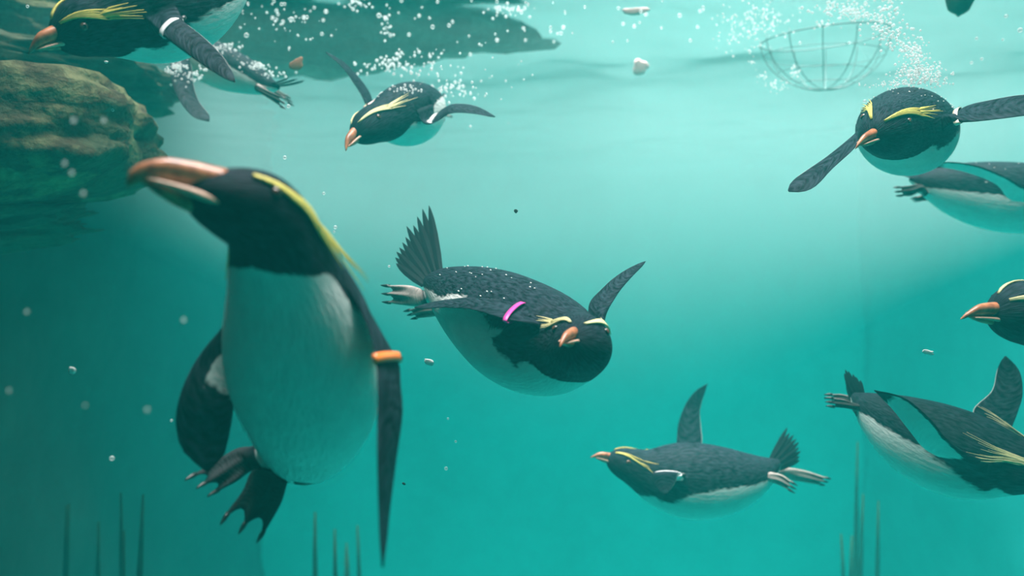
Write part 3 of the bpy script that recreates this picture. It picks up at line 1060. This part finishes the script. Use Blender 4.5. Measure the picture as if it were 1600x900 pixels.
PENGUINS = [
    dict(seed=1, label='blurred upright penguin with orange flipper band and yellow crest showing its white belly', scale=0.95,
         spine=[(0, 470, 745, 1.30), (.13, 474, 700, 1.26), (.25, 480, 652, 1.22), (.38, 482, 600, 1.17), (.5, 477, 550, 1.13), (.6, 468, 503, 1.09),
                (.68, 456, 460, 1.06), (.75, 442, 415, 1.03), (.81, 430, 372, 1.0), (.87, 412, 334, .97), (.92, 382, 314, .95), (.96, 342, 303, .93), (1, 292, 291, .91)],
         dorsal=[(0, (.25, .95, 0)), (.5, (.25, .95, 0)), (.68, (.18, .97, .1)), (.76, (.12, .95, .25)), (.82, (.25, .78, .55)), (.885, (.4, .2, .88)), (1, (.12, -.1, 1))],
         rad=[(0, 1.2, 1.2, 1.2), (.06, 1.35, 1.35, 1.35), (.13, 1.3, 1.25, 1.25), (.25, 1.14, 1.1, 1.08), (.4, 1.05, 1.0, 1.0), (.6, .95, .93, .93), (.72, .90, .95, .95), (.8, .88, .95, .98), (.87, .88, .85, 1.08), (.92, .90, .82, 1.25), (.96, .90, .84, 1.35), (1, 1.1, .9, 1.5)],
         beak=(202, 268, .88), beak_k=1.6, crest=1.6, crest_n=7, crest_u0=.935, crest_th=16, under=(.35, .62, .28), border=-.30, blunt=True, dark_feet=1.0,
         flippers=[
             dict(side=1, st=[(352, 505, 1.16, 378, 570, 1.2), (308, 560, 1.14, 368, 610, 1.18), (281, 618, 1.12, 363, 652, 1.17), (275, 668, 1.12, 356, 690, 1.17), (290, 712, 1.13, 347, 718, 1.16), (316, 737, 1.14, 332, 739, 1.15)]),
             dict(side=-1, st=[(587, 560, 1.02, 622, 560, 1.12), (591, 610, 1.0, 626, 605, 1.09), (590, 655, .99, 629, 640, 1.07), (590, 720, .97, 619, 720, 1.05), (592, 800, .96, 609, 800, 1.02), (594, 850, .95, 604, 850, .99), (597, 886, .94, 599, 886, .95)],
                  band=(.22, 'orange', .006, 'bright orange plastic flipper band'))],
         feet=[dict(side=1, st=[(372, 700, 1.27, 396, 735, 1.27, .012), (335, 722, 1.25, 370, 752, 1.25, .008), (308, 738, 1.22, 345, 765, 1.24, .004)]),
               dict(side=-1, st=[(395, 735, 1.24, 455, 745, 1.25, .012), (380, 765, 1.22, 440, 785, 1.23, .008), (358, 795, 1.2, 418, 825, 1.21, .004)])],
         tail=dict(tip=(478, 730, 1.5), n=8, spread=10)),

    dict(seed=2, label='penguin with pink flipper band and spread tail facing the viewer in mid water', scale=1.0,
         spine=[(0, 668, 438, 1.92), (.13, 700, 448, 1.84), (.25, 735, 466, 1.77), (.38, 775, 489, 1.69), (.5, 812, 512, 1.61), (.6, 843, 527, 1.545),
                (.68, 868, 536, 1.49), (.75, 887, 540, 1.455), (.81, 900, 541, 1.425), (.87, 906, 540, 1.395), (.92, 905, 537, 1.37), (.96, 900, 533, 1.352), (1, 893, 528, 1.337)],
         dorsal=[(0, (.2, -.35, .9)), (.5, (.15, -.25, .95)), (.8, (.1, -.1, 1)), (1, (-.05, -.25, 1))],
         rad=[(0, 1, 1, 1), (.5, 1, 1, 1), (.8, .98, .95, 1.0), (1, .95, .95, 1)],
         under=(.8, .88, .7, .5), flank=-.32, border=-.05, beak=(875, 535, 1.292), beak_k=.86, crest=.75, crest_mat='crest_pale', crest_n=4, dark_sole=False, beads=26, bead_u=(.15, .6), bead_th=(-5, 60),
         flippers=[
             dict(side=1, st=[(820, 514, 1.38, 842, 486, 1.44), (788, 500, 1.42, 817, 475, 1.49), (752, 487, 1.47, 758, 466, 1.55), (702, 481, 1.58, 698, 468, 1.67), (646, 483, 1.72, 650, 478, 1.75)],
                  band=(.28, 'pink', .0055, 'bright pink plastic flipper band')),
             dict(side=-1, st=[(948, 492, 1.55, 922, 474, 1.62), (962, 464, 1.60, 944, 448, 1.66), (986, 434, 1.68, 974, 424, 1.72), (1010, 410, 1.76, 1007, 407, 1.76)])],
         feet=[dict(side=1, flip=True, st=[(668, 452, 1.86, 668, 480, 1.86, .010), (640, 446, 1.86, 640, 478, 1.86, .009), (610, 446, 1.88, 612, 474, 1.87, .006)]),
               dict(side=-1, st=[(672, 478, 1.95, 682, 494, 1.94, .009), (655, 480, 1.96, 664, 496, 1.95, .007), (640, 484, 1.98, 652, 497, 1.97, .004)])],
         tail=dict(tip=(618, 346, 2.0), n=11, spread=19, axis=(-.7, -.25, -.62), hw=.0085, basew=.02, short=.0, asym=.55)),

    dict(seed=3, label='penguin with white flipper band and orange beak gliding over the mossy boulders', scale=1.02,
         spine=[(0, 385, -120, 1.72), (.13, 360, -92, 1.68), (.25, 330, -58, 1.63), (.38, 296, -28, 1.58), (.5, 260, -5, 1.54), (.6, 226, 11, 1.51), (.68, 198, 22, 1.49),
                (.75, 174, 31, 1.47), (.81, 152, 38, 1.455), (.87, 130, 44, 1.44), (.92, 112, 50, 1.43), (.96, 98, 55, 1.42), (1, 84, 61, 1.41)],
         dorsal=[(0, (.5, -.1, .8)), (.6, (.3, -.25, .85)), (.85, (.2, -.5, .8)), (1, (.1, -.6, .75))],
         rad=[(0, 1, 1, 1), (.6, .95, .95, .95), (.8, .88, .9, .9), (1, .9, .9, 1)],
         beak=(42, 76, 1.38), beak_k=1.15, crest=1.1, crest_n=5,
         flippers=[dict(side=-1, st=[(258, 58, 1.40, 286, 34, 1.43), (296, 87, 1.37, 318, 58, 1.40), (334, 113, 1.34, 351, 92, 1.36), (363, 130, 1.32, 371, 126, 1.33)],
                        band=(.2, 'white', .006, 'white plastic flipper band')),
                   dict(side=1, st=[(250, -40, 1.75, 280, -60, 1.76), (270, -70, 1.82, 295, -80, 1.82), (300, -100, 1.9, 304, -104, 1.9)])],
         feet=[dict(side=1, st=[(372, -82, 1.78, 392, -100, 1.78, .010), (395, -70, 1.8, 418, -90, 1.8, .008), (418, -58, 1.82, 448, -82, 1.82, .004)]),
               dict(side=-1, st=[(362, -72, 1.66, 382, -92, 1.66, .010), (385, -60, 1.66, 408, -80, 1.66, .008), (410, -48, 1.68, 438, -72, 1.68, .004)])],
         tail=dict(tip=(430, -165, 1.78), n=8, spread=18)),

    dict(seed=4, label='hazy penguin at the surface with hanging flipper and trailing feet behind the white banded penguin', scale=0.86,
         spine=[(0, 435, 137, 2.42), (.13, 412, 130, 2.44), (.25, 388, 119, 2.46), (.38, 360, 107, 2.48), (.5, 335, 96, 2.50), (.6, 313, 86, 2.52), (.68, 295, 78, 2.54),
                (.75, 279, 70, 2.55), (.81, 266, 63, 2.56), (.87, 252, 56, 2.57), (.92, 240, 50, 2.58), (1, 222, 42, 2.60)],
         dorsal=[(0, (.3, -.1, .95)), (1, (.3, -.1, .95))],
         rad=[(0, .8, .8, .8), (.3, .75, .75, .75), (.6, .72, .72, .72), (1, .75, .75, .75)],
         beak=(205, 36, 2.61), crest=.8, crest_n=4, beads=60, bead_u=(.1, .7), bead_th=(-120, 10),
         flippers=[dict(side=-1, st=[(266, 110, 2.36, 300, 108, 2.42), (270, 135, 2.33, 303, 135, 2.38), (284, 163, 2.30, 312, 160, 2.34), (304, 184, 2.28, 326, 178, 2.31), (322, 191, 2.27, 331, 188, 2.28)],
                        band=(.16, 'white', .008, 'white flipper band')),
                   dict(side=1, st=[(285, 50, 2.7, 305, 52, 2.7), (300, 30, 2.8, 315, 32, 2.8), (325, 8, 2.9, 330, 10, 2.9)])],
         feet=[dict(side=-1, st=[(402, 132, 2.36, 408, 145, 2.36, .009), (420, 142, 2.34, 424, 156, 2.34, .007), (438, 150, 2.33, 438, 166, 2.33, .004)]),
               dict(side=1, st=[(420, 130, 2.49, 424, 142, 2.49, .009), (434, 140, 2.49, 438, 152, 2.49, .007), (446, 148, 2.49, 450, 160, 2.49, .004)])],
         tail=dict(tip=(476, 131, 2.40), n=8, spread=10)),

    dict(seed=5, label='diving penguin with two pale crest stripes and arched flippers below the grey ledge', scale=0.92,
         spine=[(0, 676, 160, 2.52), (.13, 668, 163, 2.45), (.25, 660, 166, 2.39), (.38, 650, 169, 2.32), (.5, 640, 172, 2.25), (.6, 630, 175, 2.20), (.68, 619, 179, 2.155),
                (.75, 608, 184, 2.12), (.81, 597, 189, 2.09), (.87, 584, 195, 2.06), (.92, 573, 201, 2.035), (.96, 563, 207, 2.015), (1, 554, 213, 2.0)],
         dorsal=[(0, (-.2, -.3, .9)), (.6, (-.3, -.4, .85)), (1, (-.35, -.5, .8))],
         rad=[(0, .85, .85, .85), (.4, .85, .85, .9), (.7, .85, .85, .9), (.85, .92, .9, .95), (1, .95, .95, 1)],
         beak=(538, 231, 1.96), beak_k=1.1, crest=1.2, crest_mat='crest_pale', crest_n=5, beads=22, bead_u=(.45, .75), bead_th=(-50, 50),
         flippers=[dict(side=-1, st=[(668, 192, 2.12, 672, 178, 2.18), (704, 177, 2.08, 706, 163, 2.15), (742, 178, 2.05, 744, 166, 2.11), (773, 184, 2.04, 774, 181, 2.06)]),
                   dict(side=1, st=[(568, 156, 2.18, 579, 148, 2.24), (551, 127, 2.2, 560, 120, 2.26), (531, 101, 2.22, 536, 96, 2.27), (508, 82, 2.25, 509, 80, 2.26)],
                        band=(.14, 'petal', .005, 'faded pinkish flipper band'))],
         feet=[dict(side=1, st=[(664, 178, 2.5, 672, 182, 2.5, .009), (668, 180, 2.54, 680, 184, 2.54, .007), (674, 182, 2.58, 692, 186, 2.58, .004)]),
               dict(side=-1, st=[(676, 176, 2.48, 684, 180, 2.48, .009), (680, 178, 2.52, 692, 180, 2.52, .007), (686, 178, 2.56, 704, 182, 2.56, .004)])],
         tail=dict(tip=(684, 154, 2.62), n=8, spread=14)),

    dict(seed=6, label='penguin with cream flipper band swimming head-on beneath a plume of bubbles', scale=1.0,
         spine=[(0, 1445, 207, 2.28), (.13, 1438, 206, 2.19), (.25, 1432, 205, 2.11), (.38, 1426, 203, 2.02), (.5, 1420, 201, 1.93), (.6, 1414, 199, 1.86), (.68, 1408, 198, 1.80),
                (.75, 1402, 198, 1.755), (.81, 1395, 199, 1.72), (.87, 1387, 202, 1.685), (.92, 1379, 206, 1.655), (.96, 1371, 210, 1.635), (1, 1363, 214, 1.62)],
         dorsal=[(0, (.1, -.1, .9)), (.6, (0, -.3, .9)), (1, (-.12, -.5, .85))],
         rad=[(0, .95, .95, .95), (.6, .96, .95, .95), (.85, 1.0, .95, 1.1), (1, 1, 1, 1.05)],
         beak=(1337, 227, 1.585), beak_k=.85, crest=1.0, crest_mat='crest', crest_n=6, beads=40, bead_u=(.4, .75), bead_th=(-60, 60),
         flippers=[dict(side=1, st=[(1335, 231, 1.66, 1331, 213, 1.74), (1300, 264, 1.64, 1290, 246, 1.71), (1270, 294, 1.63, 1250, 273, 1.68), (1240, 305, 1.62, 1225, 292, 1.65)]),
                   dict(side=-1, st=[(1500, 192, 1.68, 1503, 168, 1.76), (1550, 187, 1.66, 1550, 156, 1.73), (1600, 181, 1.64, 1600, 148, 1.70), (1645, 176, 1.62, 1648, 150, 1.67), (1682, 166, 1.61, 1684, 160, 1.62)],
                        band=(.2, 'cream', .007, 'cream plastic flipper band'))],
         feet=[dict(side=1, st=[(1430, 218, 2.26, 1440, 222, 2.26, .010), (1432, 222, 2.3, 1444, 226, 2.3, .008), (1434, 226, 2.34, 1452, 230, 2.34, .004)]),
               dict(side=-1, st=[(1446, 218, 2.26, 1456, 222, 2.26, .010), (1450, 222, 2.3, 1462, 226, 2.3, .008), (1454, 226, 2.34, 1472, 230, 2.34, .004)])],
         tail=dict(tip=(1452, 204, 2.4), n=8, spread=18)),

    dict(seed=7, label='hazy penguin swimming away to the side just beneath the cream banded one', scale=1.0,
         spine=[(0, 1422, 278, 2.52), (.13, 1455, 285, 2.51), (.25, 1490, 292, 2.50), (.38, 1536, 299, 2.49), (.5, 1582, 304, 2.48), (.6, 1622, 306, 2.47), (.68, 1652, 306, 2.46),
                (.75, 1676, 305, 2.45), (.81, 1697, 303, 2.45), (.87, 1716, 301, 2.44), (.92, 1732, 299, 2.44), (1, 1756, 296, 2.43)],
         dorsal=[(0, (-.15, -.3, .92)), (1, (0, -.3, .95))],
         beak=(1785, 296, 2.42), crest=.9, crest_n=4, beads=8, bead_u=(.3, .6), bead_th=(0, 70),
         flippers=[dict(side=1, st=[(1612, 298, 2.33, 1578, 312, 2.38), (1570, 276, 2.30, 1556, 288, 2.35), (1518, 257, 2.30, 1512, 270, 2.34), (1468, 254, 2.33, 1468, 262, 2.36), (1440, 262, 2.36, 1441, 264, 2.36)]),
                   dict(side=-1, st=[(1650, 262, 2.62, 1615, 262, 2.62), (1640, 230, 2.7, 1612, 232, 2.7), (1620, 205, 2.75, 1616, 206, 2.75)])],
         feet=[dict(side=1, flip=True, st=[(1432, 288, 2.46, 1436, 300, 2.46, .010), (1420, 290, 2.45, 1424, 306, 2.45, .008), (1406, 292, 2.45, 1410, 306, 2.45, .005)]),
               dict(side=-1, st=[(1448, 302, 2.55, 1452, 312, 2.55, .009), (1440, 305, 2.56, 1446, 313, 2.56, .007), (1432, 308, 2.57, 1438, 313, 2.57, .004)])],
         tail=dict(tip=(1388, 268, 2.55), n=8, spread=14)),

    dict(seed=8, label='penguin with dull orange beak and pale brows just above the broad raised flipper', scale=1.08,
         spine=[(0, 1975, 530, 1.60), (.13, 1930, 525, 1.59), (.25, 1880, 520, 1.58), (.38, 1825, 513, 1.57), (.5, 1770, 507, 1.56), (.6, 1725, 502, 1.55), (.68, 1690, 498, 1.54),
                (.75, 1658, 495, 1.53), (.81, 1632, 492, 1.52), (.87, 1605, 490, 1.51), (.92, 1583, 489, 1.50), (.96, 1565, 489, 1.495), (1, 1550, 490, 1.49)],
         dorsal=[(0, (0, -.2, .95)), (1, (0, -.42, .9))],
         rad=[(0, 1, 1, 1), (.7, 1, 1, 1), (.8, .95, .98, .98), (1, 1, 1, 1.1)],
         beak=(1504, 491, 1.46), beak_k=1.05, crest=1.3, crest_n=5, crest_mat='crest_pale',
         flippers=[dict(side=1, st=[(1640, 462, 1.72, 1680, 466, 1.74), (1600, 452, 1.80, 1640, 452, 1.82), (1570, 458, 1.86, 1590, 452, 1.88), (1546, 464, 1.9, 1552, 460, 1.9)]),
                   dict(side=-1, st=[(1690, 530, 1.4, 1730, 520, 1.42), (1720, 570, 1.36, 1750, 560, 1.38), (1760, 610, 1.34, 1764, 606, 1.34)])],
         tail=dict(tip=(2050, 520, 1.64), n=6, spread=14)),

    dict(seed=9, label='penguin angling downward with long yellow crest plumes and one broad flipper raised', scale=1.0,
         spine=[(0, 1333, 618, 2.10), (.13, 1360, 636, 2.07), (.25, 1393, 655, 2.04), (.38, 1434, 676, 2.0), (.5, 1477, 694, 1.96), (.6, 1516, 708, 1.925), (.68, 1548, 717, 1.90),
                (.75, 1576, 724, 1.88), (.81, 1600, 729, 1.86), (.87, 1625, 733, 1.845), (.92, 1645, 736, 1.83), (.96, 1662, 739, 1.82), (1, 1677, 742, 1.81)],
         dorsal=[(0, (.3, -.35, .85)), (.6, (.25, -.45, .85)), (1, (.1, -.45, .85))],
         rad=[(0, .9, .9, .95), (.5, .95, .95, 1), (1, 1, 1, 1)],
         beak=(1712, 750, 1.78), crest=3.0, crest_n=9, crest_mat='crest_pale',
         flippers=[dict(side=1, st=[(1484, 690, 1.80, 1448, 704, 1.84), (1450, 651, 1.76, 1420, 672, 1.80), (1412, 621, 1.76, 1392, 637, 1.79), (1366, 608, 1.78, 1366, 612, 1.785)]),
                   dict(side=-1, st=[(1576, 680, 2.02, 1524, 668, 2.04), (1590, 645, 2.05, 1521, 640, 2.06), (1598, 612, 2.07, 1550, 610, 2.08), (1592, 578, 2.09, 1558, 578, 2.10), (1577, 557, 2.1, 1565, 556, 2.1)])],
         feet=[dict(side=1, flip=True, st=[(1334, 630, 2.05, 1340, 642, 2.05, .009), (1318, 624, 2.05, 1322, 638, 2.05, .007), (1302, 622, 2.06, 1304, 636, 2.06, .004)]),
               dict(side=-1, st=[(1330, 620, 2.15, 1334, 632, 2.15, .009), (1314, 616, 2.16, 1318, 628, 2.16, .007), (1300, 616, 2.17, 1302, 628, 2.17, .004)])],
         tail=dict(tip=(1316, 577, 2.14), n=9, spread=7, axis=(.4, -.6, .1), short=.5)),

    dict(seed=10, label='penguin in profile low in the water with one narrow flipper raised straight up', scale=0.93,
         spine=[(0, 1218, 722, 2.42), (.13, 1192, 734, 2.415), (.25, 1163, 742, 2.41), (.38, 1127, 746, 2.405), (.5, 1091, 746, 2.40), (.6, 1060, 744, 2.396), (.68, 1036, 742, 2.393),
                (.75, 1016, 739, 2.39), (.81, 1000, 734, 2.387), (.87, 983, 728, 2.385), (.92, 970, 723, 2.383), (.96, 959, 719, 2.381), (1, 949, 716, 2.38)],
         dorsal=[(0, (.2, -.1, .95)), (.6, (0, -.12, 1)), (1, (.2, -.2, .95))],
         rad=[(0, 1, 1, 1), (.5, 1.1, 1.1, 1.12), (.75, 1.12, 1.08, 1.12), (.88, 1.0, .95, .95), (1, .95, .95, 1)],
         beak=(924, 711, 2.37), beak_k=.95, crest=.7, crest_mat='crest', crest_n=0, border=.10,
         flippers=[dict(side=-1, st=[(1020, 742, 2.255, 1060, 740, 2.275), (1023, 757, 2.25, 1056, 752, 2.265), (1035, 773, 2.245, 1042, 773, 2.245)],
                        band=(.3, 'white', .004, 'narrow white flipper band')),
                   dict(side=1, st=[(1054, 712, 2.55, 1092, 712, 2.55), (1057, 690, 2.57, 1097, 690, 2.57), (1060, 662, 2.59, 1095, 665, 2.59), (1072, 630, 2.61, 1094, 640, 2.61), (1090, 608, 2.62, 1101, 615, 2.62), (1104, 599, 2.62, 1107, 600, 2.62)])],
         feet=[dict(side=-1, st=[(1205, 738, 2.36, 1208, 754, 2.36, .010), (1222, 742, 2.35, 1222, 760, 2.35, .008), (1236, 752, 2.34, 1232, 765, 2.34, .005)]),
               dict(side=1, st=[(1222, 730, 2.46, 1222, 748, 2.46, .010), (1252, 734, 2.47, 1246, 752, 2.47, .008), (1290, 746, 2.48, 1280, 757, 2.48, .004)])],
         tail=dict(tip=(1258, 682, 2.44), n=9, spread=17, axis=(.6, -.3, -.7), basew=.018, asym=.35, short=.1)),
]
for s_ in PENGUINS:
    build_penguin(s_)

# ---------------------------------------------------------------- wire basket
bc = P(1288, 80, 2.95)
bk = empty('wire_basket', bc)
tag(bk, 'faint round wire basket hanging just under the surface', 'basket')
R0 = 0.205


def wire(name, pts, r, seg=6):
    v, f = tube(pts, [r] * len(pts), seg)
    link(name, to_mesh(name, v, f, bc), M['wire'], bk)


wire('rim', [bc + Vector((R0 * math.cos(a), R0 * .75 * math.sin(a), .045 + .02 * math.cos(a))) for a in [2 * PI * k / 48 for k in range(49)]], .0024)
for q in range(6):
    a0 = PI * q / 6 + .25
    wire('rib', [bc + Vector((R0 * math.cos(a0) * math.cos(t), R0 * .75 * math.sin(a0) * math.cos(t), .045 - .17 * math.sin(t))) for t in [PI * k / 24 for k in range(25)]], .0016)
for q in (0.35, 0.75, 1.1):
    wire('hoop', [bc + Vector((R0 * math.cos(q) * math.cos(a), R0 * .75 * math.cos(q) * math.sin(a), .045 - .17 * math.sin(q))) for a in [2 * PI * k / 40 for k in range(41)]], .0011)

# ---------------------------------------------------------------- seaweed
def seaweed(px, py_top, d, nbl, spread, label, seed):
    rnd = random.Random(seed)
    top = P(px, py_top, d)
    base = Vector((top.x, top.y, 0.03))
    root = empty('seaweed', base)
    tag(root, label, 'seaweed', 'seaweed growing from the pool floor')
    for q in range(nbl):
        hgt = (top.z - base.z) * rnd.uniform(.55, 1.0)
        if q == 0: hgt = top.z - base.z
        ox, oy = rnd.uniform(-spread, spread), rnd.uniform(-spread, spread)
        if q == 0: ox = oy = 0
        ph = rnd.uniform(0, 6)
        path = [base + Vector((ox * (.3 + .7 * t) + .02 * math.sin(ph + t * 4), oy * (.3 + .7 * t), hgt * t)) for t in [k / 14 for k in range(15)]]
        rad = [.020 * math.sin(PI * (0.12 + .86 * k / 14)) ** .7 + .001 for k in range(15)]
        v, f = tube(path, rad, 6, .25, Vector((rnd.uniform(-.4, .4), 1, 0)))
        link('frond', to_mesh('frond', v, f, base), M['weed'], root)


seaweed(160, 815, 3.25, 5, .04, 'olive seaweed clump standing slightly lower beside the taller clump in the dark corner', 1)
seaweed(198, 770, 3.0, 6, .05, 'tallest olive seaweed clump in the dark corner near the rock wall', 2)
seaweed(95, 790, 3.3, 5, .07, 'faint seaweed clump nearest the dark rock wall', 3)
seaweed(500, 800, 3.6, 5, .06, 'hazy seaweed clump below the feet of the upright penguin', 4)
seaweed(560, 820, 4.0, 4, .05, 'very faint seaweed clump under the long orange banded flipper', 5)
seaweed(1345, 690, 3.7, 6, .14, 'hazy seaweed clump beyond the feet of the profile penguin', 6)

# ---------------------------------------------------------------- bubbles and drifting bits
def ball_mesh(sub=2):
    bm = bmesh.new()
    bmesh.ops.create_icosphere(bm, subdivisions=sub, radius=1.0)
    for f in bm.faces: f.smooth = True
    me_ = bpy.data.meshes.new('bubble')
    bm.to_mesh(me_); bm.free()
    me_.materials.append(M['bubble'])
    return me_


BALL = ball_mesh(2)


def bubble(px, py, d, rpx, label, group):
    o_ = bpy.data.objects.new('bubble', BALL)
    COL.objects.link(o_)
    o_.location = P(px, py, d)
    r = rpx * d / F
    o_.scale = (r, r, r)
    tag(o_, label, 'bubble', group)


SINGLE = [
    (1062, 24, 2.6, 3.5), (991, 41, 2.8, 3), (592, 24, 2.4, 4), (503, 53, 2.4, 3), (735, 85, 2.5, 3), (639, 54, 2.6, 3), (610, 55, 2.6, 3),
    (445, 246, 1.6, 3), (506, 302, 1.5, 2.5), (524, 355, 1.5, 3), (522, 362, 1.5, 2), (608, 416, 1.6, 2), (287, 500, .85, 3), (162, 188, .85, 3),
    (115, 188, .8, 3.5), (101, 255, .8, 3), (112, 270, .8, 3), (130, 302, .8, 3), (42, 487, .8, 2.5), (14, 610, .8, 2.5), (133, 633, .8, 2),
    (230, 640, .8, 3), (176, 172, 1.5, 2.5), (110, 78, 1.5, 2.5), (43, 10, 1.6, 2.5), (451, 166, 1.9, 3), (175, 716, 1.3, 4), (428, 2, 2.2, 3),
    (455, 30, 2.2, 4), (385, 55, 2.2, 4), (345, 50, 2.2, 4), (360, 72, 2.2, 4), (1250, 67, 2.4, 2.5), (1327, 67, 2.4, 2.5), (1351, 158, 1.8, 2.5),
    (1526, 60, 2.2, 2.5), (1534, 92, 2.2, 2.5), (1572, 25, 2.2, 3), (1518, 98, 2.2, 2.5), (1594, 47, 2.0, 4), (1567, 62, 2.2, 2),
    (700, 654, 1.6, 2), (712, 690, 1.6, 2), (697, 732, 1.6, 3), (268, 657, 1.3, 2), (480, 26, 2.0, 2.5), (676, 42, 2.3, 3.5)]
for b_ in SINGLE:
    if b_[2] < 0.9:
        bubble(*b_, 'soft blurred air bubble drifting before the mossy boulder and dark wall', 'blurred bubbles before the rock wall')
    elif b_[0] > 1200:
        bubble(*b_, 'tiny lone air bubble around the wire basket and the cream banded penguin', 'lone bubbles around the cream banded penguin')
    else:
        bubble(*b_, 'single small pale air bubble drifting in open water', 'lone bubbles in the water')
rb = random.Random(11)
for k in range(70):
    px = rb.choice([rb.gauss(690, 110), rb.gauss(440, 45), rb.uniform(800, 1120)])
    py = abs(rb.gauss(20, 38)) if px > 560 else abs(rb.gauss(12, 22))
    bubble(px, py, rb.uniform(2.2, 2.9), rb.uniform(1.6, 3.2), 'tiny bright air bubble scattered below the grey rock ledge' if px < 860 else 'tiny air bubble near the surface between rock ledge and wire basket',
           'bubbles scattered below the ledge' if px < 860 else 'bubbles between the ledge and the basket')


def foam(label, blobs, seed, name='bubble_cloud'):
    rnd = random.Random(seed)
    base = [Vector(v.co) for v in ball_mesh_small.vertices]
    bf = [tuple(p.vertices) for p in ball_mesh_small.polygons]
    V_, F_ = [], []
    for (px, py, d, sx, sy, sd, n, r0, r1) in blobs:
        for _ in range(n):
            dd = d + rnd.gauss(0, sd)
            c = P(px + rnd.gauss(0, sx), py + rnd.gauss(0, sy), dd)
            if c.z > SURF - 0.01: c.z = SURF - 0.01 - rnd.random() * .03
            r = rnd.uniform(r0, r1) * d / F
            o0 = len(V_)
            V_ += [c + v * r for v in base]
            F_ += [tuple(i + o0 for i in f) for f in bf]
    og = V_[0].copy()
    o_ = link(name, to_mesh(name, V_, F_, og), M['foam'])
    o_.location = og
    tag(o_, label, 'bubbles', kind='stuff')


ball_mesh_small = ball_mesh(1)
foam('plume of white bubbles streaming up from the back of the cream banded penguin',
     [(1432, 118, 1.86, 18, 7, .03, 170, .8, 2.4), (1458, 118, 1.88, 14, 10, .03, 90, .8, 2.0), (1430, 98, 1.88, 13, 10, .04, 90, .9, 2.4), (1422, 75, 1.9, 14, 10, .04, 60, 1, 2.8),
      (1398, 55, 1.95, 18, 12, .05, 80, 1, 2.6), (1378, 35, 2.0, 16, 12, .05, 80, 1, 2.6), (1388, 12, 2.05, 12, 10, .05, 50, 1, 3), (1320, 12, 2.2, 22, 8, .05, 90, 1, 3),
      (1340, 24, 2.2, 16, 6, .05, 60, 1, 2.8), (1290, 40, 2.3, 10, 4, .05, 18, 1, 3), (1400, 132, 1.82, 25, 3, .02, 90, .6, 1.6)], 21)
foam('string of pale bubbles trailing beside the faint wire basket',
     [(1215, 132, 2.5, 10, 4, .03, 24, .8, 2), (1190, 120, 2.5, 5, 6, .03, 16, .8, 2), (1242, 115, 2.5, 4, 6, .03, 16, .8, 2.2), (1175, 95, 2.5, 5, 8, .03, 10, .8, 2),
      (1190, 30, 2.6, 28, 16, .1, 150, .8, 2.2), (1160, 60, 2.6, 20, 16, .1, 50, .8, 2)], 22)
foam('loose foam bubbles drifting over the diving penguin',
     [(700, 140, 2.4, 20, 8, .05, 50, 1, 3), (605, 105, 2.4, 22, 6, .05, 50, 1, 3), (650, 95, 2.4, 25, 10, .05, 40, 1, 3.2), (635, 140, 2.12, 14, 3, .02, 30, 1, 2.2),
      (562, 5, 2.6, 14, 4, .05, 24, 1, 2.6), (605, 40, 2.6, 5, 16, .05, 24, 1, 2.4), (795, 15, 2.6, 20, 5, .05, 40, 1, 2.8), (720, 120, 2.4, 60, 30, .15, 60, .8, 2.4)], 23)
foam('splash of white bubbles around the hazy penguin at the surface',
     [(275, 104, 2.28, 9, 5, .02, 50, 1, 3), (298, 118, 2.34, 14, 8, .03, 40, 1, 3), (402, 103, 2.36, 9, 3, .02, 40, 1, 2.6), (432, 116, 2.32, 12, 4, .03, 20, 1, 3),
      (352, 74, 2.4, 16, 4, .02, 50, .8, 2.2), (430, 40, 2.4, 40, 20, .1, 40, .8, 2.4)], 24)


def flake(name, label, px, py, d, rw, rh, mat, seed, ang=0.0):
    """a small curled scrap, a few millimetres thick"""
    rnd = random.Random(seed)
    bm = bmesh.new()
    bmesh.ops.create_icosphere(bm, subdivisions=3, radius=1.0)
    for v in bm.verts:
        q = v.co.copy()
        k = 1 + .35 * noise.noise(q * 1.7 + Vector((seed * 3.1, 0, 0)))
        x, z = q.x * k, q.z * k
        v.co = Vector((x * rw * d / F, q.y * .25 * rh * d / F, (z + .25 * x * x) * rh * d / F))
    for f in bm.faces: f.smooth = True
    me_ = bpy.data.meshes.new(name)
    bm.to_mesh(me_); bm.free()
    o_ = link(name, me_, mat)
    o_.location = P(px, py, d)
    o_.rotation_euler = (0.2, ang, rnd.uniform(-.4, .4))
    tag(o_, label, 'debris')


flake('debris_flake', 'white fleck drifting between the upright penguin and the pink banded one', 670, 566, 1.6, 9, 5, M['flake'], 1, .3)
flake('debris_flake', 'thin white sliver drifting above the tail of the downward angling penguin', 1450, 551, 1.6, 12, 4, M['flake'], 2, .25)
flake('debris_flake', 'round white fleck drifting below the mossy boulder in dark water', 113, 579, 1.3, 6, 6, M['flake'], 3)
flake('debris_flake', 'small dark speck in open water above the pink banded penguin', 806, 330, 1.7, 3, 3, M['speck'], 4)
flake('debris_flake', 'tiny dark speck beside the tip of the long orange banded flipper', 631, 756, 1.6, 3, 2, M['speck'], 5, .6)
flake('debris_flake', 'tiny pale fleck floating beneath the orange beak at the boulder', 166, 97, 1.7, 3, 2, M['flake'], 6)
flake('leaf', 'pale pink leaf hanging in bright water between the diving penguin and the basket', 1000, 106, 2.9, 12, 11, M['petal'], 7, .5)
flake('leaf', 'long pale pink leaf floating at the surface above the other pink leaf', 992, 18, 2.65, 20, 6, M['petal'], 8)
flake('leaf', 'curled reddish-brown leaf beside the tail of the hazy surface penguin', 464, 101, 2.35, 11, 8, M['brownleaf'], 9, -.5)
